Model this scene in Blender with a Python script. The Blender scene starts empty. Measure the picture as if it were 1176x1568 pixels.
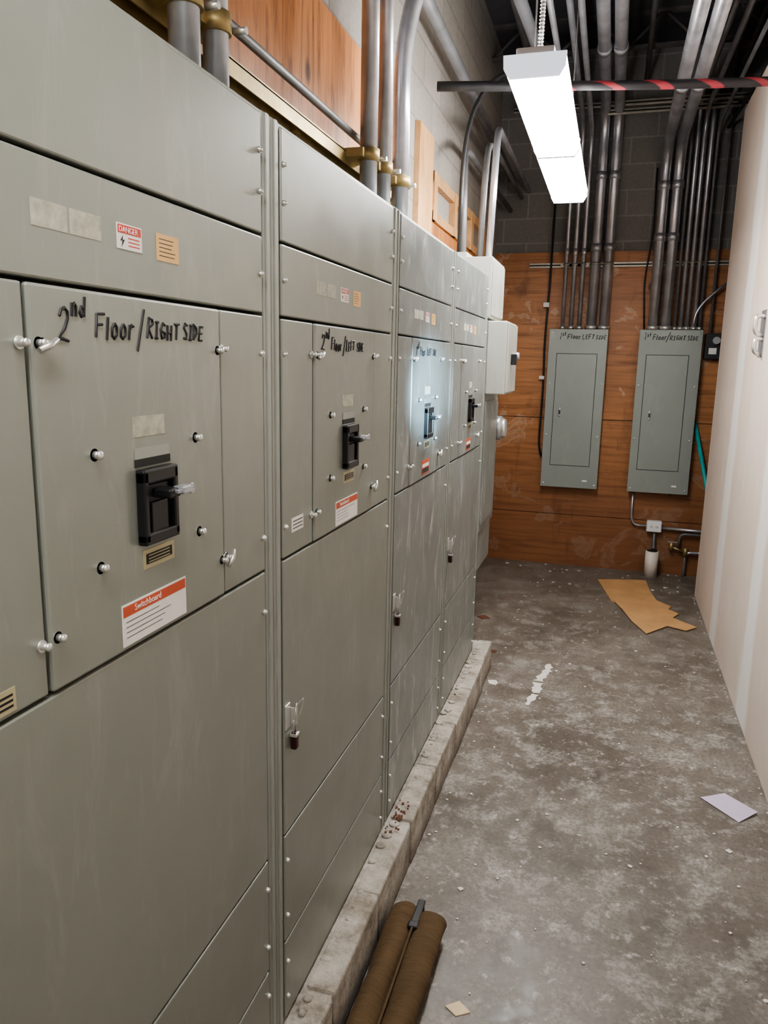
import bpy, bmesh, math, random
from mathutils import Vector, Matrix
random.seed(7)
COL=bpy.context.collection

# ---------------------------------------------------------------- materials
def N(nt,t,**k):
    n=nt.nodes.new(t)
    for a,b in k.items(): setattr(n,a,b)
    return n
def newmat(name):
    m=bpy.data.materials.new(name); m.use_nodes=True
    nt=m.node_tree; b=nt.nodes['Principled BSDF']
    return m,nt,b
def coords(nt,scale=(1,1,1),rot=(0,0,0)):
    tc=N(nt,'ShaderNodeTexCoord'); mp=N(nt,'ShaderNodeMapping')
    mp.inputs['Scale'].default_value=scale; mp.inputs['Rotation'].default_value=rot
    nt.links.new(tc.outputs['Object'],mp.inputs['Vector']); return mp.outputs['Vector']
def noise(nt,vec,scale,detail=5,rough=.6,dist=0):
    n=N(nt,'ShaderNodeTexNoise'); n.inputs['Scale'].default_value=scale; n.inputs['Detail'].default_value=detail
    n.inputs['Roughness'].default_value=rough; n.inputs['Distortion'].default_value=dist
    nt.links.new(vec,n.inputs['Vector']); return n.outputs['Fac']
def ramp(nt,fac,stops):
    r=N(nt,'ShaderNodeValToRGB'); cr=r.color_ramp
    while len(cr.elements)<len(stops): cr.elements.new(.5)
    for e,(p,c) in zip(cr.elements,stops):
        e.position=p; e.color=(c[0],c[1],c[2],1) if not isinstance(c,(int,float)) else (c,c,c,1)
    nt.links.new(fac,r.inputs['Fac']); return r.outputs['Color']
def mix(nt,fac,a,b,mode='MIX'):
    m=N(nt,'ShaderNodeMix',data_type='RGBA',blend_type=mode)
    for s,v in ((m.inputs[0],fac),(m.inputs[6],a),(m.inputs[7],b)):
        if isinstance(v,(int,float)): s.default_value=v
        elif isinstance(v,tuple): s.default_value=(v[0],v[1],v[2],1)
        else: nt.links.new(v,s)
    return m.outputs[2]
def bump(nt,b,h,strength=.3,dist=.01):
    n=N(nt,'ShaderNodeBump'); n.inputs['Strength'].default_value=strength; n.inputs['Distance'].default_value=dist
    nt.links.new(h,n.inputs['Height']); nt.links.new(n.outputs['Normal'],b.inputs['Normal'])
def setc(nt,b,c): nt.links.new(c,b.inputs['Base Color'])
def plain(name,c,rough=.5,metal=0,var=.12,scale=12,bmp=0):
    m,nt,b=newmat(name); v=coords(nt); f=noise(nt,v,scale)
    lo=tuple(x*(1-var) for x in c); hi=tuple(min(1,x*(1+var)) for x in c)
    setc(nt,b,ramp(nt,f,[(.3,lo),(.7,hi)])); b.inputs['Roughness'].default_value=rough; b.inputs['Metallic'].default_value=metal
    if bmp: bump(nt,b,f,bmp,.01)
    return m

def cabinet_mat(name,base,scuff=.5,rough=.33,sc=(.58,.59,.57)):
    m,nt,b=newmat(name); v=coords(nt)
    f=noise(nt,v,2.2,4); c=ramp(nt,f,[(.25,tuple(x*.92 for x in base)),(.75,tuple(x*1.05 for x in base))])
    vs=coords(nt,(3,5,1.2)); s=noise(nt,vs,3.2,8,.68,1.2); sm=ramp(nt,s,[(.54,0.0),(.72,scuff)])
    c=mix(nt,sm,c,sc)
    v2=coords(nt,(1,60,6)); s2=noise(nt,v2,1.2,2,.5); sm2=ramp(nt,s2,[(.74,0.0),(.78,scuff*.5)])
    c=mix(nt,sm2,c,sc); setc(nt,b,c)
    g=noise(nt,v,6,5); r=ramp(nt,g,[(.3,rough-.05),(.7,rough+.1)])
    nt.links.new(r,b.inputs['Roughness']); b.inputs['Metallic'].default_value=.35
    fine=noise(nt,v,260,2); bump(nt,b,fine,.04,.002)
    return m
M={}
M['cab']=cabinet_mat('painted_steel_grey',(.295,.315,.28),.15)
M['cab2']=cabinet_mat('painted_steel_scuffed',(.26,.282,.272),.95)
M['cabdark']=plain('cabinet_gap_dark',(.02,.02,.018),.7)
M['cabpost']=cabinet_mat('painted_steel_post',(.35,.37,.34),.3)
M['panel']=cabinet_mat('panel_grey_paint',(.29,.325,.305),.08,.45)
M['boxlight']=cabinet_mat('box_light_grey',(.46,.46,.42),.6,.5,(.24,.22,.19))
M['nickel']=plain('nickel_screw',(.74,.74,.71),.33,.8)
M['black']=plain('black_plastic',(.010,.010,.011),.35)
M['black2']=plain('black_plastic_soft',(.022,.022,.025),.5)
M['steel']=plain('galvanised_conduit',(.50,.51,.55),.33,.75,.25,6)
M['steeldark']=plain('dull_conduit',(.18,.18,.185),.5,.4,.3,6)
M['brass']=plain('brass_strut',(.40,.31,.15),.5,.75,.3,8)
M['strut']=plain('zinc_strut',(.45,.42,.36),.45,.8,.25,8)
M['ink']=plain('marker_ink',(.01,.01,.012),.5)
M['white']=plain('label_white',(.8,.79,.76),.5,0,.05)
M['red']=plain('label_red',(.62,.05,.04),.5,0,.05)
M['orangelab']=plain('label_orange',(.75,.46,.17),.5,0,.06)
M['redorange']=plain('label_redorange',(.55,.10,.045),.5,0,.05)
M['ghost']=plain('faded_label',(.42,.42,.34),.7,0,.25,60)
M['gold']=plain('gold_sticker',(.46,.42,.27),.5,.2,.1)
M['padlock']=plain('padlock_dark_red',(.05,.014,.014),.35,.3)
M['pvc']=plain('white_pvc',(.68,.62,.55),.5,0,.1)
M['teal']=plain('teal_paint',(.02,.38,.38),.4)
M['cable']=plain('black_cable',(.015,.015,.016),.5)
M['fixture']=plain('fixture_white_enamel',(.8,.81,.85),.4,0,.03)
M['card']=plain('cardboard',(.50,.29,.13),.85,0,.15,5)
M['paper']=plain('lilac_paper',(.56,.48,.62),.8,0,.04)
M['chip']=plain('paint_flakes',(.66,.63,.58),.8,0,.15,90)
M['rust']=plain('rust_bits',(.13,.05,.03),.9)
M['cream']=plain('cream_scrap',(.72,.58,.38),.8)

def ply(name,base,dark,horiz,stain=False):
    m,nt,b=newmat(name)
    sc=(.8,1,14) if horiz else (1,9,1)
    v=coords(nt,sc); f=noise(nt,v,2.3,8,.62,1.6 if not horiz else .5)
    c=ramp(nt,f,[(.30,dark),(.48,base),(.62,tuple(min(1,x*1.25) for x in base)),(.75,base)])
    v1=coords(nt); k=noise(nt,v1,1.1,3); c=mix(nt,ramp(nt,k,[(.4,0.0),(.7,.5)]),c,dark)
    vo=N(nt,'ShaderNodeTexVoronoi'); vo.inputs['Scale'].default_value=3.2
    vv=coords(nt,(1,1,.6)); nt.links.new(vv,vo.inputs['Vector'])
    c=mix(nt,ramp(nt,vo.outputs['Distance'],[(.05,.9),(.10,0.0)]),c,tuple(x*.3 for x in dark))
    if stain:
        vs=coords(nt,(1,1,1.3)); s=noise(nt,vs,2.4,7,.6,1.0)
        c=mix(nt,ramp(nt,s,[(.58,0.0),(.61,.5),(.65,.15)]),c,(.62,.47,.34))
        s=noise(nt,coords(nt,(3,1,.9)),2.0,6,.6,.5)
        c=mix(nt,ramp(nt,s,[(.54,0.0),(.68,.6)]),c,(.13,.05,.02))
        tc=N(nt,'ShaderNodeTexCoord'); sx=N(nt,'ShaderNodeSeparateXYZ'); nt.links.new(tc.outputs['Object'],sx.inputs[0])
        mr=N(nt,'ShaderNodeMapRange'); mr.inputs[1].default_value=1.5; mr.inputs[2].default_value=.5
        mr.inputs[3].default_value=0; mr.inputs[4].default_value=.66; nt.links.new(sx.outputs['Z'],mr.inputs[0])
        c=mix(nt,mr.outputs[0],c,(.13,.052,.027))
    setc(nt,b,c); b.inputs['Roughness'].default_value=.45; bump(nt,b,f,.25,.004)
    return m
M['plyL']=ply('plywood_left',(.52,.22,.075),(.18,.062,.022),False)
M['plyLight']=ply('plywood_light',(.62,.36,.17),(.40,.2,.08),False)
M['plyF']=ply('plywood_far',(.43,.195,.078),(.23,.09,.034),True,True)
M['beam']=ply('old_timber',(.16,.07,.03),(.06,.025,.012),False)

def cmu(name,c1,c2,mortar,axis):
    m,nt,b=newmat(name); tc=N(nt,'ShaderNodeTexCoord'); sx=N(nt,'ShaderNodeSeparateXYZ'); cb=N(nt,'ShaderNodeCombineXYZ')
    nt.links.new(tc.outputs['Object'],sx.inputs[0]); nt.links.new(sx.outputs[axis],cb.inputs[0]); nt.links.new(sx.outputs['Z'],cb.inputs[1])
    br=N(nt,'ShaderNodeTexBrick'); br.inputs['Scale'].default_value=1
    br.inputs['Brick Width'].default_value=.406; br.inputs['Row Height'].default_value=.203; br.inputs['Mortar Size'].default_value=.006
    br.inputs['Color1'].default_value=(*c1,1); br.inputs['Color2'].default_value=(*c2,1); br.inputs['Mortar'].default_value=(*mortar,1)
    nt.links.new(cb.outputs[0],br.inputs['Vector'])
    v=coords(nt); n=noise(nt,v,40,4); c=mix(nt,.5,br.outputs['Color'],ramp(nt,n,[(.3,(.6,.6,.6)),(.7,(1,1,1))]),'MULTIPLY')
    setc(nt,b,c); b.inputs['Roughness'].default_value=.85; bump(nt,b,n,.4,.004); return m
M['cmuL']=cmu('block_wall_left',(.38,.35,.31),(.33,.30,.27),(.26,.235,.21),'Y')
M['cmuF']=cmu('block_wall_far',(.23,.22,.21),(.19,.182,.175),(.30,.29,.28),'X')

def floor_mat():
    m,nt,b=newmat('worn_concrete'); v=coords(nt)
    a=noise(nt,v,1.6,8,.68,.2); c=ramp(nt,a,[(.32,(.095,.080,.064)),(.5,(.165,.145,.122)),(.68,(.25,.225,.195))])
    d=noise(nt,v,5.5,12,.8,.15); c=mix(nt,ramp(nt,d,[(.50,0.0),(.60,.6)]),c,(.42,.395,.36))
    e=noise(nt,v,14,10,.8,.2); c=mix(nt,ramp(nt,e,[(.55,0.0),(.64,.7)]),c,(.55,.52,.48))
    g=noise(nt,coords(nt,(1.2,.8,1)),3.0,9,.78,.2); c=mix(nt,ramp(nt,g,[(.54,0.0),(.66,.6)]),c,(.06,.05,.04))
    h=noise(nt,v,60,5,.75); c=mix(nt,ramp(nt,h,[(.38,.55),(.55,0.0)]),c,(.09,.077,.064))
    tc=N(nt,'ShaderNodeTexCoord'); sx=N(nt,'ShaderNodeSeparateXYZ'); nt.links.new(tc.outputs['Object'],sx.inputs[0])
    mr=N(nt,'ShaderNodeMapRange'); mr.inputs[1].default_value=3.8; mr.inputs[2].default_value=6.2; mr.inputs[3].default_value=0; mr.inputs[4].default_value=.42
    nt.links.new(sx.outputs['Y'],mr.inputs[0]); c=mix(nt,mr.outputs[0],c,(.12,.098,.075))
    vo=N(nt,'ShaderNodeTexVoronoi'); vo.inputs['Scale'].default_value=6; nt.links.new(v,vo.inputs['Vector'])
    c=mix(nt,ramp(nt,vo.outputs['Distance'],[(.02,.7),(.05,0.0)]),c,(.62,.59,.55))
    setc(nt,b,c); nt.links.new(ramp(nt,d,[(.4,.30),(.65,.65)]),b.inputs['Roughness'])
    bump(nt,b,h,.15,.003); return m
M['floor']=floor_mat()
def curb_mat():
    m,nt,b=newmat('curb_concrete_block'); v=coords(nt)
    a=noise(nt,v,9,9,.75); c=ramp(nt,a,[(.36,(.24,.21,.17)),(.5,(.46,.42,.36)),(.66,(.62,.59,.53))])
    g=noise(nt,v,5,8,.75); c=mix(nt,ramp(nt,g,[(.52,0.0),(.66,.6)]),c,(.19,.15,.11))
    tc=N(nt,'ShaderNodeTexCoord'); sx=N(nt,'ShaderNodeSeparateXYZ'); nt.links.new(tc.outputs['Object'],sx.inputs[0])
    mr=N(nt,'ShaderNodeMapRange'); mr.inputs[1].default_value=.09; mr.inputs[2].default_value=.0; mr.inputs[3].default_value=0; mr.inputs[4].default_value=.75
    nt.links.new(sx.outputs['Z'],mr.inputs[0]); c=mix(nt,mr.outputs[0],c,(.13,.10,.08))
    setc(nt,b,c); b.inputs['Roughness'].default_value=.9; bump(nt,b,noise(nt,v,45,6,.75),.9,.012); return m
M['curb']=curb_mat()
def drywall_mat():
    m,nt,b=newmat('taped_drywall'); tc=N(nt,'ShaderNodeTexCoord'); sx=N(nt,'ShaderNodeSeparateXYZ'); nt.links.new(tc.outputs['Object'],sx.inputs[0])
    v=coords(nt); a=noise(nt,v,2,5,.6); c=ramp(nt,a,[(.3,(.70,.59,.50)),(.7,(.77,.67,.59))])
    n=noise(nt,coords(nt,(1,1,.5)),3,4); 
    ad=N(nt,'ShaderNodeMath',operation='MULTIPLY_ADD'); nt.links.new(n,ad.inputs[0]); ad.inputs[1].default_value=.25; nt.links.new(sx.outputs['Y'],ad.inputs[2])
    dv=N(nt,'ShaderNodeMath',operation='DIVIDE'); nt.links.new(ad.outputs[0],dv.inputs[0]); dv.inputs[1].default_value=1.22
    fr=N(nt,'ShaderNodeMath',operation='FRACT'); nt.links.new(dv.outputs[0],fr.inputs[0])
    band=ramp(nt,fr.outputs[0],[(.28,0.0),(.34,.85),(.50,.85),(.56,0.0)])
    c=mix(nt,band,c,(.9,.88,.85)); s=noise(nt,coords(nt,(1,6,1)),1.6,6,.6)
    c=mix(nt,ramp(nt,s,[(.6,0.0),(.72,.5)]),c,(.88,.85,.82))
    setc(nt,b,c); b.inputs['Roughness'].default_value=.7; return m
M['drywall']=drywall_mat()
M['ceil']=plain('dark_ceiling',(.055,.055,.062),.9,0,.3,3)
M['joist']=plain('dark_joist',(.08,.075,.075),.8,0,.3,5)
M['backwall']=plain('plain_wall',(.45,.42,.39),.8)
def bag_mat():
    m,nt,b=newmat('brown_canvas'); v=coords(nt); a=noise(nt,v,5,5)
    setc(nt,b,ramp(nt,a,[(.3,(.075,.044,.017)),(.7,(.12,.072,.03))])); b.inputs['Roughness'].default_value=.85
    bump(nt,b,noise(nt,coords(nt,(1,3,1)),14,4),.6,.02); return m
M['bag']=bag_mat()
def emis(name,c,s):
    m,nt,b=newmat(name); b.inputs['Base Color'].default_value=(.9,.9,.9,1); b.inputs['Emission Color'].default_value=(*c,1)
    v=coords(nt); n=noise(nt,v,2,2); r=N(nt,'ShaderNodeMapRange'); r.inputs[3].default_value=s*.93; r.inputs[4].default_value=s*1.07
    nt.links.new(n,r.inputs[0]); nt.links.new(r.outputs[0],b.inputs['Emission Strength']); return m
M['lens']=emis('fixture_lens_glow',(1,.985,.965),52)
M['lens2']=emis('fixture_lens_glow_near',(1,.985,.955),31)
M['endcap']=emis('end_cap_glow',(.8,.87,1),.9)  # added emission stands in for lamp light through the translucent cap
def tape_mat():
    m,nt,b=newmat('red_black_tape'); w=N(nt,'ShaderNodeTexWave'); w.wave_type='BANDS'; w.bands_direction='DIAGONAL'
    w.inputs['Scale'].default_value=2.0; w.inputs['Distortion'].default_value=3; nt.links.new(coords(nt,(1.3,1,4)),w.inputs['Vector'])
    setc(nt,b,ramp(nt,w.outputs['Fac'],[(.80,(.014,.012,.014)),(.88,(.26,.03,.04))])); b.inputs['Roughness'].default_value=.5; return m
M['tape']=tape_mat()

# ---------------------------------------------------------------- mesh builder
class MB:
    def __init__(s): s.bm=bmesh.new(); s.mats=[]
    def mi(s,m):
        if m not in s.mats: s.mats.append(m)
        return s.mats.index(m)
    def box(s,x0,x1,y0,y1,z0,z1,mat,bev=0,seg=2):
        r=bmesh.ops.create_cube(s.bm,size=1)
        for v in r['verts']:
            v.co=Vector(((x0+x1)/2+v.co.x*(x1-x0),(y0+y1)/2+v.co.y*(y1-y0),(z0+z1)/2+v.co.z*(z1-z0)))
        fs=list({f for v in r['verts'] for f in v.link_faces}); i=s.mi(mat)
        for f in fs: f.material_index=i
        if bev:
            es=list({e for f in fs for e in f.edges})
            rr=bmesh.ops.bevel(s.bm,geom=es,offset=bev,segments=seg,affect='EDGES',profile=.5)
            for f in rr['faces']: f.material_index=i
        return s
    def cyl(s,p,q,r,mat,seg=16,r2=None,bev=0):
        p=Vector(p);q=Vector(q); d=q-p; L=d.length
        rot=Vector((0,0,1)).rotation_difference(d).to_matrix().to_4x4()
        m=Matrix.Translation((p+q)/2)@rot
        rr=bmesh.ops.create_cone(s.bm,cap_ends=True,segments=seg,radius1=r,radius2=r if r2 is None else r2,depth=L,matrix=m)
        fs=list({f for v in rr['verts'] for f in v.link_faces}); i=s.mi(mat)
        for f in fs:
            f.material_index=i
            if len(f.verts)==4: f.smooth=True
        return s
    def dome(s,c,ax,r,h,mat):
        rr=bmesh.ops.create_uvsphere(s.bm,u_segments=14,v_segments=8,radius=1); c=Vector(c); i=s.mi(mat)
        rot=Vector((0,0,1)).rotation_difference(Vector(ax)).to_matrix()
        for v in rr['verts']: v.co=c+rot@Vector((v.co.x*r,v.co.y*r,v.co.z*h))
        for f in {f for v in rr['verts'] for f in v.link_faces}: f.material_index=i; f.smooth=True
        return s
    def tube(s,pts,r,mat,seg=12,fil=0,closed=False,rf=None):
        pts=[Vector(p) for p in pts]
        if fil:
            o=[pts[0]]
            for a,b,c in zip(pts,pts[1:],pts[2:]):
                d1=(a-b);d2=(c-b);k1=min(fil,d1.length*.49);k2=min(fil,d2.length*.49)
                p=b+d1.normalized()*k1;q=b+d2.normalized()*k2
                for t in range(9):
                    t/=8; o.append(p*(1-t)**2+b*2*t*(1-t)+q*t*t)
            o.append(pts[-1]); pts=o
        n=len(pts); rings=[]; up=None; i=s.mi(mat)
        for k,p in enumerate(pts):
            if closed: t=(pts[(k+1)%n]-pts[k-1]).normalized()
            else: t=(pts[min(k+1,n-1)]-pts[max(k-1,0)]).normalized()
            if up is None:
                up=t.orthogonal().normalized()
            up=(up-t*up.dot(t)).normalized(); w=t.cross(up); rr=rf(k/(n-1)) if rf else r
            rings.append([s.bm.verts.new(p+(up*math.cos(a)+w*math.sin(a))*rr) for a in [2*math.pi*j/seg for j in range(seg)]])
        R=rings+([rings[0]] if closed else [])
        for A,B in zip(R,R[1:]):
            for j in range(seg):
                f=s.bm.faces.new((A[j],A[(j+1)%seg],B[(j+1)%seg],B[j])); f.material_index=i; f.smooth=True
        if not closed:
            for A in (rings[0],rings[-1]):
                f=s.bm.faces.new(A); f.material_index=i
        return s
    def ring(s,c,ax,R,r,mat,n=24):
        c=Vector(c); q=Vector((0,0,1)).rotation_difference(Vector(ax))
        return s.tube([c+q@Vector((R*math.cos(a),R*math.sin(a),0)) for a in [2*math.pi*j/n for j in range(n)]],r,mat,6,closed=True)
    def poly(s,pts,mat,thick=0):
        vs=[s.bm.verts.new(p) for p in pts]; f=s.bm.faces.new(vs); f.material_index=s.mi(mat)
        if thick:
            r=bmesh.ops.extrude_face_region(s.bm,geom=[f])
            for v in [g for g in r['geom'] if isinstance(g,bmesh.types.BMVert)]: v.co.z+=thick
        return s
    def obj(s,name,parent=None):
        bmesh.ops.recalc_face_normals(s.bm,faces=s.bm.faces[:])
        me=bpy.data.meshes.new(name); s.bm.to_mesh(me); s.bm.free()
        for m in s.mats: me.materials.append(M[m])
        o=bpy.data.objects.new(name,me); COL.objects.link(o)
        if parent: o.parent=parent
        return o
def empty(name):
    o=bpy.data.objects.new(name,None); COL.objects.link(o); return o
def text(name,body,size,loc,rot,mat,parent,align='LEFT'):
    cu=bpy.data.curves.new(name,'FONT'); cu.body=body; cu.size=size; cu.align_x=align; cu.extrude=.0002
    cu.materials.append(M[mat]); o=bpy.data.objects.new(name,cu); COL.objects.link(o); o.location=loc; o.rotation_euler=rot
    if parent: o.parent=parent
    return o
G={'F':(.5,[[(.5,1),(0,.97),(.02,0)],[(0,.52),(.4,.55)]]),
'L':(.45,[[(.02,1),(0,0),(.4,.04)]]),'l':(.2,[[(.05,.9),(.05,0)]]),
'O':(.5,[[(.25,.9),(.05,.7),(.02,.3),(.2,.03),(.42,.2),(.46,.6),(.25,.9)]]),
'o':(.42,[[(.2,.6),(.03,.4),(.05,.1),(.2,0),(.36,.15),(.36,.45),(.2,.6)]]),
'r':(.36,[[(.03,.6),(.04,0)],[(.04,.4),(.16,.6),(.32,.55)]]),
'R':(.55,[[(0,0),(.03,1),(.35,.95),(.42,.7),(.05,.48),(.48,0)]]),
'/':(.5,[[(.05,-.35),(.45,1.2)]]),
'I':(.3,[[(.12,.85),(.12,0)],[(0,.85),(.26,.87)],[(0,0),(.26,.02)]]),
'G':(.5,[[(.42,.78),(.2,.88),(.02,.5),(.15,.03),(.42,.1),(.42,.4),(.22,.4)]]),
'H':(.5,[[(0,.85),(.02,0)],[(.4,.85),(.38,0)],[(0,.42),(.4,.45)]]),
'T':(.5,[[(0,.85),(.48,.88)],[(.24,.87),(.22,0)]]),
'S':(.45,[[(.4,.82),(.15,.9),(.04,.65),(.36,.35),(.3,.05),(.02,.08)]]),
'D':(.5,[[(.04,0),(.04,.85),(.34,.7),(.42,.35),(.04,0)]]),
'E':(.45,[[(.4,.85),(.02,.85),(.02,0),(.4,.03)],[(.02,.44),(.34,.46)]]),
'2':(.55,[[(.03,.75),(.1,.93),(.25,1.0),(.40,.9),(.42,.7),(.3,.4),(.0,.04),(.2,.1),(.5,.04)]]),
'1':(.3,[[(.05,.85),(.18,1.0),(.16,0)]]),
'n':(.4,[[(.02,.6),(.03,0)],[(.03,.45),(.2,.6),(.32,.45),(.33,0)]]),
'd':(.42,[[(.34,1.0),(.34,0)],[(.34,.4),(.1,.5),(.02,.2),(.15,0),(.34,.15)]]),
's':(.35,[[(.3,.55),(.1,.6),(.05,.42),(.28,.2),(.2,0),(.0,.04)]]),
't':(.35,[[(.16,.95),(.16,0)],[(0,.6),(.32,.62)]]),' ':(.3,[])}
def write(name,runs,fn,r,parent):
    cu=bpy.data.curves.new(name,'CURVE'); cu.dimensions='3D'; cu.bevel_depth=r; cu.bevel_resolution=1; cu.use_fill_caps=True
    for t,u,v,h in runs:
        for ch in t:
            w,ss=G[ch]
            jv=random.uniform(-.06,.06)*h; k=random.uniform(.92,1.06); sl=random.uniform(.08,.18)
            for st in ss:
                sp=cu.splines.new('POLY'); sp.points.add(len(st)-1)
                for p,(a,b) in zip(sp.points,st):
                    p.co=(*fn(u+(a*.95+b*sl)*h,v+jv+b*h*k),1)
            u+=(w+.16)*h
    cu.materials.append(M['ink']); o=bpy.data.objects.new(name,cu); COL.objects.link(o); o.parent=parent; return o

# ---------------------------------------------------------------- room shell
XL,XR,YF,ZC=-1.08,.763,7.0,4.35
b=MB(); b.box(XL-.2,2.4,-3.2,YF+.2,-.1,0,'floor'); b.obj('floor')
b=MB(); b.box(XL-.2,2.4,-3.2,YF+.2,ZC,ZC+.1,'ceil')
b.obj('ceiling')
b=MB(); b.box(XL-.2,XL,-3.2,YF+.2,0,ZC,'cmuL'); b.obj('wall_left')
b=MB(); b.box(XL,2.4,YF,YF+.2,0,ZC,'cmuF'); b.obj('wall_far')
b=MB(); b.box(XR,XR+.12,-3.0,6.37,0,3.63,'drywall'); b.obj('wall_right')
b=MB(); b.box(2.2,2.4,-3.0,YF,0,ZC,'cmuF'); b.obj('wall_outer_right')
b=MB(); b.box(XL,2.2,-3.2,-3.0,0,ZC,'backwall'); b.obj('wall_back')
b=MB()
for y in [-2,-.8,.4,1.6,2.8,4.0,5.2,6.4]:
    b.box(XL,2.2,y-.025,y+.025,ZC-.25,ZC-.23,'joist'); b.box(XL,2.2,y-.025,y+.025,ZC-.02,ZC,'joist')
    x=XL
    k=0
    while x<2.1:
        b.cyl((x,y,ZC-.24 if k%2==0 else ZC-.01),(x+.25,y,ZC-.01 if k%2==0 else ZC-.24),.012,'joist',6); x+=.25;k+=1
b.obj('ceiling_joists')
b=MB(); b.box(XL,XL+.02,-1,1.9,1.2,3.02,'plyL'); b.box(XL,XL+.02,1.905,3.28,1.2,3.02,'plyL'); b.obj('wall_left_plywood')
b=MB(); b.box(XL+.02,XL+.09,-1,3.3,2.28,2.42,'beam',.004); b.obj('trim_timber_rail')
b=MB(); b.box(XL,XL+.03,4.1,4.42,2.3,3.03,'plyLight',.002); b.box(XL,XL+.02,4.42,6.0,2.3,2.66,'plyL')
b.box(XL,XL+.035,4.42,6.2,2.80,2.86,'plyLight'); b.box(XL,XL+.035,4.42,6.2,2.6,2.65,'plyLight')
for y in (4.42,5.0,5.6,6.12): b.box(XL,XL+.04,y,y+.08,2.6,2.86,'plyLight')
b.obj('wall_left_plywood_frame')
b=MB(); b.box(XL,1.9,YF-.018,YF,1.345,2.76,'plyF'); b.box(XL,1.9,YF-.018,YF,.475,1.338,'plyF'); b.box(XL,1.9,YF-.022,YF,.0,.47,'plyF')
b.obj('wall_far_plywood')
# curb
b=MB(); y=-.8
while y<4.3:
    y2=min(y+.4,4.33); dx=random.uniform(-.004,.004)
    b.box(-.66,-.576+dx,y+.004,y2-.004,0,.177+random.uniform(-.005,.003),'curb',.009); y=y2
b.box(-1.05,-.655,-.8,4.31,0,.17,'curb'); b.box(-.655,-.585,-.78,4.31,.0,.168,'curb')
rc=random.Random(3)
for k in range(55):
    yy=rc.uniform(.9,4.28); rr=rc.uniform(.006,.02)
    b.dome((rc.uniform(-.652,-.632),yy,.176),(0,0,1),rr,rc.uniform(.004,.008),'curb')
b.obj('concrete_curb')

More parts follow.
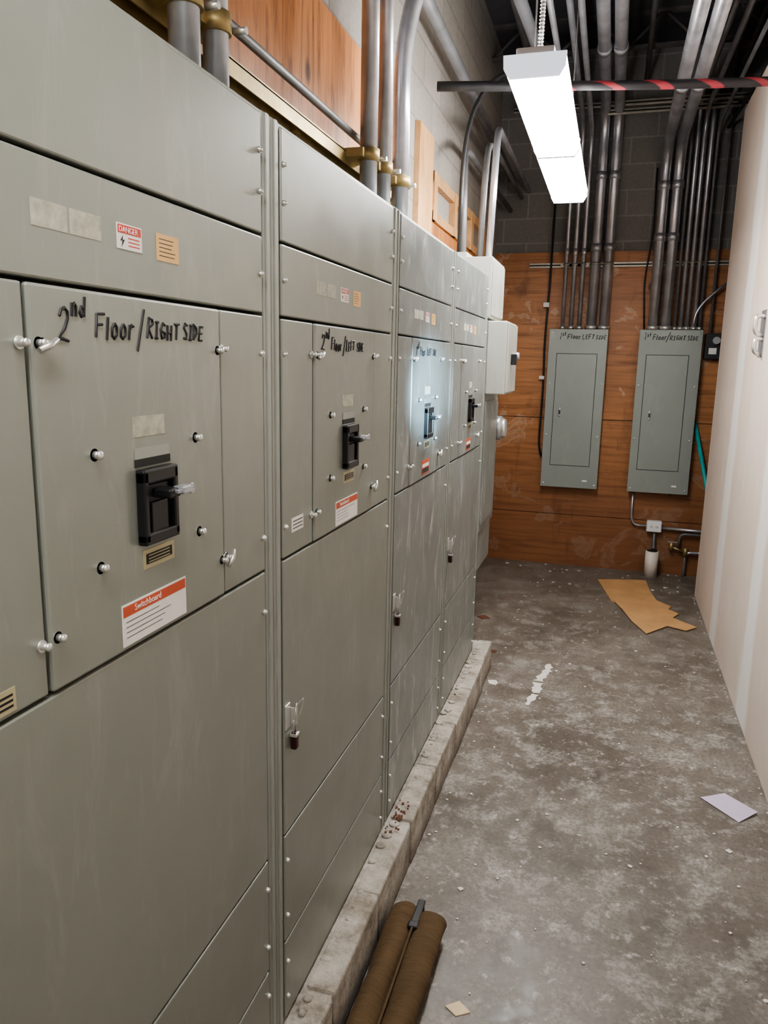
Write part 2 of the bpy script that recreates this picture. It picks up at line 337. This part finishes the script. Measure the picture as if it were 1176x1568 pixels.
# ---------------------------------------------------------------- switchboard
XF=-.666; P=.905
def screw(b,y,z,r=.0065,x=XF):
    b.cyl((x-.001,y,z),(x+.004,y,z),r*1.15,'nickel',12); b.dome((x+.004,y,z),(1,0,0),r*.95,.004,'nickel')
def knob(b,y,z,r=.010):
    b.cyl((XF,y,z),(XF+.003,y,z),r,'nickel',16); b.cyl((XF+.003,y,z),(XF+.012,y,z),r*.62,'nickel',12); b.dome((XF+.012,y,z),(1,0,0),r*.7,.004,'nickel')
def wing(b,y,z,a):
    knob(b,y,z,.009)
    dy,dz=math.cos(a)*.017,math.sin(a)*.017
    b.tube([(XF+.012,y-dy,z-dz),(XF+.016,y,z),(XF+.012,y+dy,z+dz)],.004,'nickel',8)
def section(i):
    o=P*(i-1); y0=.58+o; y1=1.40+o; root=empty('switchboard_cabinet')
    skin='cab' if i<3 else 'cab2'; z0=.18
    b=MB()
    b.box(-1.04,XF-.022,y0-.0425,y1+.0415,z0,2.245,'cabdark')
    b.box(-1.04,XF-.004,y0-.0425,y1+.0415,2.245,2.26,skin,.003)
    if i in(0,4):
        yy=(y0-.0435) if i==0 else y1+.0415
        b.box(-1.04,XF-.004,yy-.001,yy+.012,z0,2.26,skin,.002)
    b.box(-1.04,-1.03,y0-.0425,y1+.0415,z0,2.245,skin)
    b.obj('carcass',root)
    b=MB()
    for a,c in ((y0-.042,y0-.004),(y1+.004,y1+.041)):
        b.box(XF-.03,XF-.002,a,c,z0,2.26,'cabpost',.003); 
        m=(a+c)/2; b.box(XF-.003,XF+.0015,m-.006,m+.006,z0,2.258,'cabpost',.001)
    b.obj('posts',root)
    b=MB(); g=.0028
    yl,yr=y0+.177,y0+.641
    def pan(a,c,lo,hi,mat=skin,dx=0,bev=.003): b.box(XF-.02,XF+dx,a+g,c-g,lo+g,hi-g,mat,bev)
    pan(y0,y1,2.035,2.256); pan(y0,y1,1.887,2.035)
    pan(y0,yl,1.368,1.887); pan(yl,yr,1.368,1.887,skin,.003,.004); pan(yr,y1,1.368,1.887)
    pan(y0,y1,.69,1.368); pan(y0,y1,.40,.69); pan(y0,y1,z0,.40)
    b.obj('front_panels',root)
    b=MB()
    for z in (2.185,2.112,1.962,1.812,1.44,1.28,.62,.47,.34,.24):
        screw(b,y1-.012,z,.005)
        if not(.7<z<1.3): screw(b,y0+.014,z,.005)
    for yy,zz in ((.865,1.669),(1.127,1.67),(.866,1.511),(1.132,1.508)): knob(b,yy+o,zz,.009)
    for yy,zz,a in ((yl-.014,1.814,1),(yl+.016,1.814,.3),(yl-.012,1.44,1),(yl+.016,1.442,1),(yr-.013,1.814,1),(yr+.004,1.817,1),(yr+.004,1.44,.5),(yr-.012,1.438,1)):
        knob(b,yy,zz,.008)
    wing(b,yl+.022,1.812,.4); wing(b,yr+.006,1.438,.9)
    b.obj('screws_and_knobs',root)
    # breaker
    b=MB(); c=1.0+o; s=XF+.003
    b.box(s,s+.002,c-.046,c+.046,1.64,1.652,'cabdark'); b.box(s,s+.0012,c-.045,c+.045,1.652,1.668,'cabpost')
    for a in ((c-.046,c-.034,1.525,1.635),(c+.034,c+.046,1.525,1.635),(c-.046,c+.046,1.615,1.637),(c-.046,c+.046,1.522,1.54)):
        b.box(s,s+.016,*a,'black',.003)
    b.box(s,s+.004,c-.036,c+.036,1.53,1.62,'black2')
    b.box(s,s+.011,c-.022,c+.022,1.535,1.585,'black',.002)
    b.box(s,s+.008,c-.028,c+.028,1.588,1.612,'black2',.002)
    b.box(s+.006,s+.040,c-.016,c+.014,1.592,1.606,'black',.003)
    b.box(s+.018,s+.046,c-.004,c+.012,1.598,1.604,'steel',.001)
    b.box(s+.030,s+.050,c+.006,c+.034,1.596,1.608,'steel',.002)
    b.ring((s+.048,c+.030,1.602),(1,0,0),.007,.002,'steel',12)
    b.obj('breaker',root)
    b=MB()
    b.box(s,s+.001,c-.035,c+.05,1.482,1.512,'gold'); b.box(s+.001,s+.0015,c-.028,c+.043,1.489,1.505,'cabdark')
    for k in range(3): b.box(s+.0015,s+.0018,c-.022,c+.036,1.491+k*.005,1.4925+k*.005,'gold')
    b.box(s,s+.0006,c-.047,c+.035,1.685,1.715,'ghost')
    a0,a1=.907+o,1.081+o
    if i in(1,2,0): 
        b.box(s,s+.001,a0,a1,1.378,1.442,'white'); b.box(s+.001,s+.0013,a0+.002,a1-.002,1.423,1.439,'redorange')
        for k in range(4): b.box(s+.001,s+.0013,a0+.008,a0+random.uniform(.08,.15),1.414-k*.008,1.4148-k*.008,'ink')
    else:
        b.box(s,s+.001,a0+.03,a1-.03,1.385,1.44,'redorange'); b.box(s+.001,s+.0013,a0+.035,a1-.035,1.39,1.408,'cabdark')
        b.box(s+.001,s+.0013,a0+.035,a1-.035,1.412,1.425,'white')
    s=XF
    b.box(s,s+.0008,.94+o,.998+o,1.947,1.981,'white'); b.box(s+.0008,s+.001,.942+o,.996+o,1.968,1.979,'red')
    b.box(s+.0008,s+.001,.945+o,.958+o,1.950,1.965,'white')
    b.poly([(s+.0013,.953+o,1.966),(s+.0013,.946+o,1.957),(s+.0013,.951+o,1.958),(s+.0013,.949+o,1.949),(s+.0013,.957+o,1.960),(s+.0013,.952+o,1.959)],'ink')
    for k in range(3): b.box(s+.0008,s+.001,.965+o,.992+o,1.962-k*.005,1.9635-k*.005,'red')
    b.box(s,s+.0008,1.036+o,1.096+o,1.943,1.982,'orangelab')
    for k in range(5): b.box(s+.0008,s+.001,1.042+o,1.06+o+random.uniform(.01,.03),1.974-k*.006,1.975-k*.006,'ink')
    b.box(s,s+.0005,.777+o,.84+o,1.95,1.981,'ghost'); b.box(s,s+.0005,.845+o,.906+o,1.95,1.981,'ghost')
    if i==1:
        b.box(s,s+.001,.62,.697,1.377,1.407,'gold')
        for k in range(3): b.box(s+.001,s+.0013,.63,.692,1.383+k*.007,1.386+k*.007,'ink')
    if i==2:
        b.box(s,s+.001,1.535,1.60,1.42,1.452,'white')
        for k in range(3): b.box(s+.001,s+.0013,1.54,1.595,1.427+k*.008,1.429+k*.008,'ink')
    b.obj('labels',root)
    if i in (0,1,2):
        text('label_text','Switchboard',.014,(XF+.0045,a0+.03,1.427),(math.pi/2,0,math.pi/2),'white',root)
    text('danger_text','DANGER',.011,(XF+.0012,.944+o,1.9695),(math.pi/2,0,math.pi/2),'white',root)
    if i>1:
        b=MB(); y=y0+.04; z=.985
        b.box(XF,XF+.003,y-.035,y-.008,z-.025,z+.035,'nickel',.001); b.box(XF,XF+.018,y-.006,y-.002,z-.02,z+.02,'nickel')
        b.ring((XF+.014,y+.002,z+.01),(1,.3,0),.018,.0012,'nickel'); b.tube([(XF+.012,y,z+.02),(XF+.03,y+.01,z+.045),(XF+.02,y+.02,z+.01),(XF+.012,y+.004,z-.02)],.0012,'nickel',6,.01)
        b.tube([(XF+.01,y-.006,z-.045),(XF+.01,y-.006,z-.01),(XF+.01,y+.006,z-.01),(XF+.01,y+.006,z-.045)],.002,'nickel',8,.006)
        b.box(XF+.002,XF+.018,y-.009,y+.009,z-.085,z-.042,'padlock',.004); b.box(XF+.001,XF+.0185,y-.0095,y+.0095,z-.052,z-.044,'nickel',.001)
        b.obj('padlock_and_seal',root)
    fn=lambda u,v:(XF+.0033,u+o,v)
    if i==1: write('marker_writing',[('2',.806,1.818,.042),('nd',.834,1.848,.027),('Floor',.880,1.824,.033),('/',.972,1.822,.038),('RIGHT',.998,1.827,.029),('SIDE',1.098,1.829,.027)],fn,.0022,root)
    elif i==2: write('marker_writing',[('2',.80,1.826,.038),('nd',.828,1.852,.024),('Floor',.866,1.826,.029),('/',.95,1.826,.034),('LEFT',.975,1.828,.027),('SIDE',1.06,1.829,.025)],fn,.0022,root)
    elif i==3: write('marker_writing',[('1',.80,1.826,.038),('st',.82,1.85,.024),('Floor',.86,1.826,.029),('LEFT',.965,1.828,.027),('SIDE',1.055,1.829,.025)],fn,.0022,root)
    return root
for i in range(0,5): section(i)

root=empty('metering_cabinet')
b=MB(); b.box(-1.06,XF,4.165,4.68,.86,2.035,'cab2',.004); b.box(-1.06,XF-.01,4.165,4.66,.62,.855,'cab2',.004)
b.box(XF,XF+.006,4.20,4.65,.9,1.6,'cab2',.003)
b.obj('body',root)
b=MB(); b.box(-1.06,-.655,4.165,4.62,2.045,2.36,'boxlight',.004); b.box(-.655,-.648,4.18,4.60,2.06,2.345,'boxlight',.003)
b.box(-.93,-.80,4.2,4.4,2.36,2.39,'boxlight',.003)
b.obj('pull_box',root)
b=MB(); b.box(XF,-.56,4.17,4.56,1.64,2.03,'boxlight',.006); b.box(-.56,-.55,4.18,4.55,1.65,2.02,'boxlight',.003)
b.box(-.55,-.52,4.30,4.34,1.80,1.86,'black',.004); b.cyl((-.55,4.44,1.85),(-.52,4.44,1.85),.02,'steel',16)
b.obj('disconnect_box',root)
b=MB(); b.cyl((XF-.02,4.78,1.41),(-.645,4.78,1.41),.075,'steel',24); b.cyl((-.645,4.78,1.41),(-.62,4.78,1.41),.065,'nickel',24,.055); b.box(-1.06,XF-.02,4.69,4.86,1.25,1.57,'cab2',.004); b.obj('meter_socket',root)

# ---------------------------------------------------------------- conduits left
def coupling(b,p,ax,r,mat='steel'):
    p=Vector(p);ax=Vector(ax).normalized(); b.cyl(p-ax*.03,p+ax*.03,r*1.18,mat,16)
b=MB()
for y,r,m in ((1.445,.031,'steel'),(1.57,.027,'steel')):
    b.tube([(-.85,y,2.262),(-.85,y,4.3)],r,m,18); b.cyl((-.85,y,2.262),(-.85,y,2.285),r*1.3,'nickel',8)
    coupling(b,(-.85,y,2.62),(0,0,1),r)
for y,r in ((2.62,.03),(2.80,.026)):
    b.tube([(-.85,y,2.262),(-.85,y,4.3)],r,'steel',18); b.cyl((-.85,y,2.262),(-.85,y,2.285),r*1.3,'nickel',8)
b.tube([(-.85,3.02,2.262),(-.85,3.02,3.1),(-.62,3.08,3.55),(-.55,6.9,3.8)],.033,'steel',18,.25)
b.tube([(-.90,2.92,2.262),(-.90,2.92,3.2),(-.68,3.0,3.7),(-.62,6.9,3.9)],.028,'steel',18,.25)
b.tube([(-.93,2.7,3.6),(-.93,3.1,3.42),(-.95,6.9,3.35)],.03,'steeldark',14,.2)
b.tube([(-.95,6.9,3.1),(-.97,4.9,3.1),(-.90,4.55,2.9),(-.88,4.5,2.36)],.02,'steeldark',12,.2)
b.tube([(-.80,6.9,3.25),(-.80,5.2,3.25),(-.72,4.55,3.1),(-.74,4.55,2.36)],.02,'steel',14,.3)
b.tube([(-.86,6.9,3.2),(-.86,5.3,3.2),(-.78,4.58,3.02),(-.80,4.58,2.36)],.018,'steeldark',14,.3)
b.obj('conduit_run_left')
b=MB()
b.tube([(-.70,5.0,3.55),(-.78,4.45,3.3),(-.86,4.28,3.0),(-.86,4.28,2.39)],.012,'cable',10,.3); b.obj('black_cable')
b=MB()
for z,x in ((2.49,-.93),(2.38,-.955)):
    b.box(x-.02,x+.02,.3,3.3,z-.004,z+.004,'brass'); b.box(x-.02,x-.016,.3,3.3,z-.04,z,'brass'); b.box(x+.016,x+.02,.3,3.3,z-.04,z,'brass')
for y,r in ((1.445,.031),(1.57,.027),(2.62,.03),(2.80,.026),(3.02,.033)):
    b.box(-.93,-.85,y-r-.03,y+r+.03,2.47,2.50,'brass',.003); b.cyl((-.85,y,2.465),(-.85,y,2.505),r*1.25,'brass',16)
    b.cyl((-.83,y+r+.018,2.485),(-.80,y+r+.018,2.485),.008,'nickel',8)
for y in (.6,2.2,3.2): b.box(-1.058,-.93,y-.02,y+.02,2.45,2.49,'brass')
b.tube([(-.90,.3,2.55),(-.90,3.25,2.55)],.012,'steeldark',10)
b.obj('strut_channel_left')

# ---------------------------------------------------------------- far wall panels
def epanel(x0,x1,dx0,dx1,lx,words):
    root=empty('electrical_panel'); yb,yf=6.978,6.87; z0,z1=.737,2.112
    b=MB(); b.box(x0+.012,x1-.012,yf+.004,yb,z0+.012,z1-.012,'panel',.003)
    b.box(x0,x1,yf,yf+.006,z0,z1,'panel',.002)
    b.box(dx0-.004,dx1+.004,yf-.0015,yf+.001,.932,1.908,'cabdark'); b.box(dx0,dx1,yf-.005,yf,.936,1.904,'panel',.002)
    b.obj('enclosure',root)
    b=MB(); b.box(lx-.011,lx+.011,yf-.018,yf-.004,1.365,1.44,'steel',.004); b.box(lx-.006,lx+.006,yf-.021,yf-.016,1.385,1.42,'black',.002); b.obj('latch',root)
    b=MB()
    for xx in (x0+.025,x1-.025):
        for zz in (z0+.03,1.2,1.65,z1-.03): b.dome((xx,yf,zz),(0,-1,0),.009,.005,'nickel')
    b.box(x0+.36,x0+.40,yf-.001,yf,z0+.06,z0+.075,'white')
    b.obj('cover_screws',root)
    write('marker_writing',words,lambda u,v:(u,yf-.001,v),.0032,root)
epanel(-.557,-.067,-.482,-.147,-.428,[('1',-.47,2.03,.055),('st',-.445,2.055,.032),('Floor',-.40,2.03,.042),('LEFT',-.275,2.03,.040),('SIDE',-.165,2.03,.038)])
epanel(.188,.684,.256,.588,.318,[('1',.225,2.03,.055),('st',.25,2.055,.032),('Floor',.295,2.03,.042),('/',.40,2.03,.05),('RIGHT',.43,2.03,.040),('SIDE',.565,2.03,.038)])
b=MB(); Y=6.925
for x,r,top,m in ((-.455,.017,3.6,'steel'),(-.385,.019,3.75,'steel'),(-.315,.019,3.7,'steel')):
    b.tube([(x,Y,2.113),(x,Y,top),(x,5.2,top+.02),(x+.02,1,top+.02)],r,m,12,.25); b.cyl((x,Y,2.113),(x,Y,2.14),r*1.5,'nickel',8)
    coupling(b,(x,Y,2.75),(0,0,1),r)
for x,top in ((-.215,3.87),(-.110,3.87)):
    b.tube([(x,Y,2.113),(x,Y,top),(x,1,top)],.041,'steel',18,.3); b.cyl((x,Y,2.113),(x,Y,2.145),.052,'nickel',8)
    coupling(b,(x,Y,2.78),(0,0,1),.041); coupling(b,(x,Y,3.35),(0,0,1),.041); coupling(b,(x,5.7,top),(0,1,0),.041); coupling(b,(x,3.6,top),(0,1,0),.041)
b.obj('conduit_bundle')
b=MB()
for x in (.285,.385):
    b.tube([(x,Y-.02,2.113),(x,Y-.02,3.58),(x,1,3.58)],.041,'steel',18,.3); b.cyl((x,Y-.02,2.113),(x,Y-.02,2.145),.052,'nickel',8)
    coupling(b,(x,Y-.02,2.85),(0,0,1),.041); coupling(b,(x,Y-.02,3.25),(0,0,1),.041); coupling(b,(x,5.6,3.58),(0,1,0),.041)
for x,r,top in ((.46,.014,3.9),(.505,.018,3.9),(.555,.018,3.8),(.61,.02,3.95),(.655,.014,3.7)):
    b.tube([(x,Y,2.113),(x,Y,top),(x+.05,4,top+.02),(x+.05,1,top+.02)],r,'steeldark' if r<.018 else 'steel',12,.2); b.cyl((x,Y,2.113),(x,Y,2.14),r*1.5,'nickel',8)
b.tube([(.74,Y,2.10),(.74,Y,4.3)],.012,'steeldark',10)
b.tube([(.60,Y-.01,2.113),(.62,Y-.02,2.3),(.9,Y-.02,2.55)],.012,'steel',10,.15)
b.obj('conduit_bundle')
b=MB()
for z,x0,x1 in ((2.65,-.77,1.9),(3.86,-.95,1.9),(3.80,-.2,1.9)):
    yy=6.962 if z<3 else 6.80; b.box(x0,x1,yy,yy+.02,z-.02,z+.02,'strut',.002); b.box(x0,x1,yy-.002,yy+.002,z-.006,z+.006,'cabdark')
for x in (-.455,-.385,-.315,-.215,-.11,.285,.385,.505,.555,.61):
    b.box(x-.05,x+.05,6.955,6.965,2.635,2.665,'strut',.002); b.ring((x,6.92,2.65),(0,0,1),.045 if x in(-.215,-.11,.285,.385) else .022,.006,'strut')
b.obj('strut_channel_far')
b=MB(); b.tube([(-.58,6.96,3.4),(-.585,6.96,2.5),(-.60,6.95,2.0),(-.59,6.95,1.6),(-.60,6.95,1.1),(-.57,6.95,1.0)],.009,'cable',8,.1)
b.box(-.63,-.58,6.93,6.98,2.3,2.34,'white',.004); b.box(-.63,-.585,6.93,6.98,1.68,1.71,'white',.004)
b.tube([(.22,6.96,3.4),(.23,6.95,2.9),(.19,6.95,2.5),(.22,6.95,2.12)],.006,'cable',8,.1)
b.obj('loose_cable')
root=empty('outlet_box')
b=MB(); b.box(.38,.505,6.90,6.975,.385,.48,'white',.006); b.box(.385,.5,6.893,6.902,.39,.475,'fixture',.003)
for x in (.42,.465):
    b.cyl((x,6.893,.433),(x,6.889,.433),.017,'white',16); b.box(x-.008,x-.005,6.887,6.89,.428,.442,'black'); b.box(x+.004,x+.007,6.887,6.89,.428,.442,'black')
b.obj('receptacle',root)
b=MB(); b.tube([(.245,6.94,.745),(.245,6.94,.43),(.38,6.94,.43)],.011,'steel',10,.12); b.tube([(.505,6.94,.42),(1.1,6.94,.41)],.013,'steel',10)
b.tube([(.45,6.93,.385),(.45,6.90,.30),(.45,6.84,.245)],.013,'steeldark',10,.05); b.obj('outlet_conduit',root)
b=MB(); b.cyl((.44,6.82,0),(.44,6.82,.235),.055,'pvc',24); b.cyl((.44,6.82,.235),(.44,6.82,.24),.045,'black2',24); b.obj('pvc_pipe_stub')
root=empty('valve_pipework'); b=MB()
b.tube([(.72,6.93,.0),(.72,6.93,.22),(.86,6.93,.22),(.86,6.93,.55)],.013,'steel',10,.05); b.tube([(.60,6.93,.26),(.72,6.93,.22)],.012,'brass',10)
b.cyl((.60,6.93,.23),(.60,6.93,.30),.02,'brass',12); b.box(.57,.65,6.925,6.935,.30,.308,'steel',.002); b.cyl((.72,6.93,.18),(.72,6.93,.26),.022,'brass',12)
b.tube([(.66,6.93,.26),(.66,6.93,.38),(1.0,6.93,.38)],.012,'steeldark',10,.05)
b.obj('pipes_and_valve',root)
root=empty('disconnect_switch_box'); b=MB(); b.box(.71,.83,6.90,6.981,1.88,2.09,'black2',.006); b.cyl((.79,6.90,2.03),(.79,6.86,2.03),.03,'steel',18); b.box(.74,.80,6.895,6.90,1.92,1.97,'white'); b.obj('housing',root)
b=MB(); b.cyl((.70,6.96,1.34),(1.02,6.62,.0),.016,'teal',12); b.dome((.70,6.96,1.34),(0,0,1),.018,.02,'teal'); b.box(.97,1.07,6.5,6.74,0,.04,'teal',.01); b.obj('teal_floor_brush')

# ---------------------------------------------------------------- ceiling services
b=MB(); pts=[]
for k in range(25):
    t=k/24; pts.append((-.98+t*3.1,4.15+t*.4,3.2-.03*math.sin(t*math.pi)))
b.tube(pts[:6],.024,'cable',12); b.tube(pts[5:],.022,'tape',12)
for x,y in ((-.5,4.21),(1.3,4.44)): b.cyl((x,y,3.2),(x,y,4.3),.005,'steeldark',8)
b.obj('taped_sprinkler_pipe')
b=MB()
for x,z,r in ((.62,3.95,.02),(.75,4.02,.016),(.95,3.8,.03),(-.75,4.0,.03),(-.4,4.05,.02),(.08,4.05,.02)):
    b.tube([(x,0,z),(x,6.95,z)],r,'steeldark',12)
b.tube([(1.9,4.9,3.78),(.9,5.0,3.72),(.8,5.6,3.68),(.72,6.9,3.66)],.012,'cable',8,.3)
b.obj('overhead_conduit')
def fixture(y0,y1,lens):
    root=empty('fluorescent_light_fixture'); xc=-.34; z=2.78; w=.105
    b=MB(); b.box(xc-.065,xc+.065,y0+.004,y1-.004,z+.07,z+.095,'fixture',.004)
    prof=[(-w,.07),(-w*.98,.03),(-w*.8,.0),(w*.8,.0),(w*.98,.03),(w,.07)]
    for ya,yb,mm in ((y0,y0+.012,'endcap'),(y1-.012,y1,'endcap'),((y0+y1)/2-.012,(y0+y1)/2+.012,'fixture')):
        A=[b.bm.verts.new((xc+px*1.03,ya,z-.003+pz*1.08)) for px,pz in prof]; B=[b.bm.verts.new((xc+px*1.03,yb,z-.003+pz*1.08)) for px,pz in prof]
        i=b.mi(mm)
        for f in (b.bm.faces.new(A),b.bm.faces.new(B)): f.material_index=i
        for j in range(6):
            f=b.bm.faces.new((A[j],A[(j+1)%6],B[(j+1)%6],B[j])); f.material_index=i
    b.obj('housing',root)
    for a,c in ((y0+.014,(y0+y1)/2-.014),((y0+y1)/2+.014,y1-.014)):
        b=MB(); i=b.mi(lens); A=[b.bm.verts.new((xc+px,a,z+pz)) for px,pz in prof]; B=[b.bm.verts.new((xc+px,c,z+pz)) for px,pz in prof]
        b.bm.faces.new(A);b.bm.faces.new(B)
        for j in range(6): b.bm.faces.new((A[j],A[(j+1)%6],B[(j+1)%6],B[j]))
        b.obj('lens',root)
    b=MB(); b.tube([(xc,y0+.15,z+.09),(xc+.01,y0+.14,z+.5),(xc-.01,y0+.2,z+1.0),(xc,y0+.2,4.33)],.008,'steel',8,.1)
    zz=z+.1
    while zz<z+.95: b.ring((xc+(zz-z)*.01,y0+.145,zz),(0,0,1),.009,.002,'nickel',10); zz+=.012
    b.cyl((xc,y1-.2,z+.09),(xc,y1-.2,4.33),.004,'steeldark',6); b.obj('suspension',root)
fixture(2.88,5.02,'lens'); fixture(-1.3,.84,'lens2')

# ---------------------------------------------------------------- floor items
b=MB(); b.poly([(x,y,.001) for x,y in [(.002,6.56),(.15,6.62),(.40,6.68),(.42,6.35),(.46,6.1),(.56,5.98),(.50,5.8),(.33,5.85),(.12,5.95)]],'card',.004)
b.poly([(x,y,.006) for x,y in [(.13,5.98),(.30,5.90),(.50,5.92),(.60,5.80),(.55,5.68),(.70,5.52),(.62,5.42),(.50,5.48),(.35,5.26),(.26,5.5),(.2,5.75)]],'card',.004)
b.obj('cardboard_sheet')
b=MB(); vs=[(.491,3.214,.003),(.596,3.286,.001),(.705,3.157,.012),(.622,3.07,.002)]; b.poly(vs,'paper',.0012); b.obj('lilac_paper')
b=MB(); rs=random.Random(5); L=[];R=[]   # ragged smear of plaster
for k in range(30):
    t=k/29; cx=-.245-t*.06+.008*math.sin(t*11); y=4.5-t*.62; wd=(.012+.022*math.sin(math.pi*min(1,t*1.05))**.5)*rs.uniform(.5,1.15)
    L.append((cx-wd,y+rs.uniform(-.006,.006),.0009)); R.append((cx+wd*rs.uniform(.6,1.1),y+rs.uniform(-.006,.006),.0009))
for k in range(29):
    if k in(13,21): continue
    b.poly([L[k],R[k],R[k+1],L[k+1]],'chip',.0015)
b.obj('spilled_plaster')
b=MB()
def chip(x,y,r,mat='chip',h=.003):
    n=random.randint(4,7); b.poly([(x+math.cos(a)*r*random.uniform(.5,1),y+math.sin(a)*r*random.uniform(.5,1),.0008) for a in [2*math.pi*j/n for j in range(n)]],mat,h)
for k in range(150):
    chip(random.uniform(-.56,.74),random.uniform(1.3,6.95),random.choice([.003,.005,.005,.007,.009]))
for k in range(60): chip(random.choice([random.gauss(-.545,.01),random.gauss(.745,.006)]),random.uniform(1.3,6.3),.007)
for k in range(16): chip(random.uniform(-.9,.7),random.uniform(6.3,6.95),random.uniform(.010,.024))
for k in range(6): chip(random.uniform(-.5,.6),random.uniform(1.8,5),random.uniform(.010,.016))
for p in ((-.29,1.83,.04,'cream'),(-.60,4.6,.03,'rust'),(-.77,5.24,.05,'rust'),(-.53,4.11,.05,'chip')): chip(*p)
b.obj('paint_chip_debris')
b=MB()
for k in range(30):
    x=random.uniform(-.655,-.61); y=2.42+random.gauss(0,.06); r=random.uniform(.004,.01); b.poly([(x,y,.181),(x+r,y+r*.3,.182),(x+r*.8,y+r*1.2,.184),(x-r*.2,y+r,.182)],'rust',.002)
b.obj('leaf_litter')
root=empty('folding_chair_bag')
def roll(cx,y0,y1,rr,ph,sx):
    b=MB(); n=46; seg=28; i=b.mi('bag'); rings=[]
    for k in range(n):
        t=k/(n-1); y=y0+(y1-y0)*t; e=min(1,math.sqrt(max(0,1-(max(0,(t-.955)/.045))**2))+.25)
        ring=[]
        for j in range(seg):
            a=2*math.pi*j/seg; w=1+.07*math.sin(3*a+ph+t*5)+.045*math.sin(17*t+2*a+ph)+.03*math.sin(41*t+ph*2+a)
            x=cx+sx*t+rr*1.02*w*e*math.cos(a); z=rr+rr*w*e*math.sin(a)
            ring.append(b.bm.verts.new((x,y,max(.002,z))))
        rings.append(ring)
    for A,B in zip(rings,rings[1:]):
        for j in range(seg):
            f=b.bm.faces.new((A[j],A[(j+1)%seg],B[(j+1)%seg],B[j])); f.smooth=True
    b.bm.faces.new(rings[0]); b.bm.faces.new(rings[-1]); b.obj('canvas_roll',root)
roll(-.515,1.25,2.12,.046,0,.0); roll(-.425,1.22,2.10,.046,2,.0)
b=MB(); b.box(-.482,-.458,2.03,2.14,.072,.080,'black',.003); b.box(-.486,-.452,2.0,2.03,.07,.088,'black',.005); b.tube([(-.47,2.14,.08),(-.47,2.15,.03),(-.47,2.11,.01)],.006,'black',8)
b.tube([(-.47,1.3,.085),(-.468,1.6,.078),(-.47,2.0,.085)],.004,'bag',8); b.obj('strap_and_buckle',root)
root=empty('wall_bracket'); b=MB()
b.box(XR-.004,XR,4.58,4.72,1.87,2.12,'steel',.001); b.tube([(XR,4.60,2.08),(XR-.05,4.58,2.09),(XR-.055,4.58,2.0),(XR-.01,4.60,1.98)],.012,'nickel',10,.03)
b.tube([(XR,4.60,1.96),(XR-.045,4.58,1.97),(XR-.05,4.58,1.90),(XR-.01,4.60,1.88)],.012,'nickel',10,.03); b.obj('clips',root)

# ---------------------------------------------------------------- lights
ld=bpy.data.lights.new('glare_spot','SPOT'); ld.energy=800; ld.color=(.50,.80,1); ld.spot_size=math.radians(18); ld.spot_blend=1; ld.shadow_soft_size=.04  # spot lamp added to make the cool glare on one cabinet door
lo=bpy.data.objects.new('glare_spot',ld); COL.objects.link(lo); lo.location=(.2,1.6,1.75)
lo.rotation_euler=(Vector((XF,2.82,1.70))-Vector(lo.location)).to_track_quat('-Z','Y').to_euler()
w=bpy.data.worlds.new('w'); bpy.context.scene.world=w; w.use_nodes=True; w.node_tree.nodes['Background'].inputs[0].default_value=(.5,.5,.55,1); w.node_tree.nodes['Background'].inputs[1].default_value=.02
try: bpy.context.scene.view_settings.look='AgX - Medium High Contrast'
except Exception as e: print(e)

# ---------------------------------------------------------------- camera
Xv=Vector((.9581257700920105,.07454109191894531,-.2764759659767151)); Fv=Vector((.28562361001968384,-.18013761937618256,.9412596821784973)); Dv=Vector((-.020358797162771225,.9808130264282227,.19388516247272491))
right=Vector((Xv[0],Fv[0],-Dv[0])); down=Vector((Xv[1],Fv[1],-Dv[1])); fwd=Vector((Xv[2],Fv[2],-Dv[2]))
cd=bpy.data.cameras.new('camera'); cam=bpy.data.objects.new('camera',cd); COL.objects.link(cam)
mt=Matrix((right,-down,-fwd)).transposed().to_4x4(); mt.translation=Vector((0,0,1.8)); cam.matrix_world=mt
cd.sensor_fit='VERTICAL'; cd.sensor_height=36; cd.lens=1160/1568*36; cd.clip_start=.02
bpy.context.scene.camera=cam
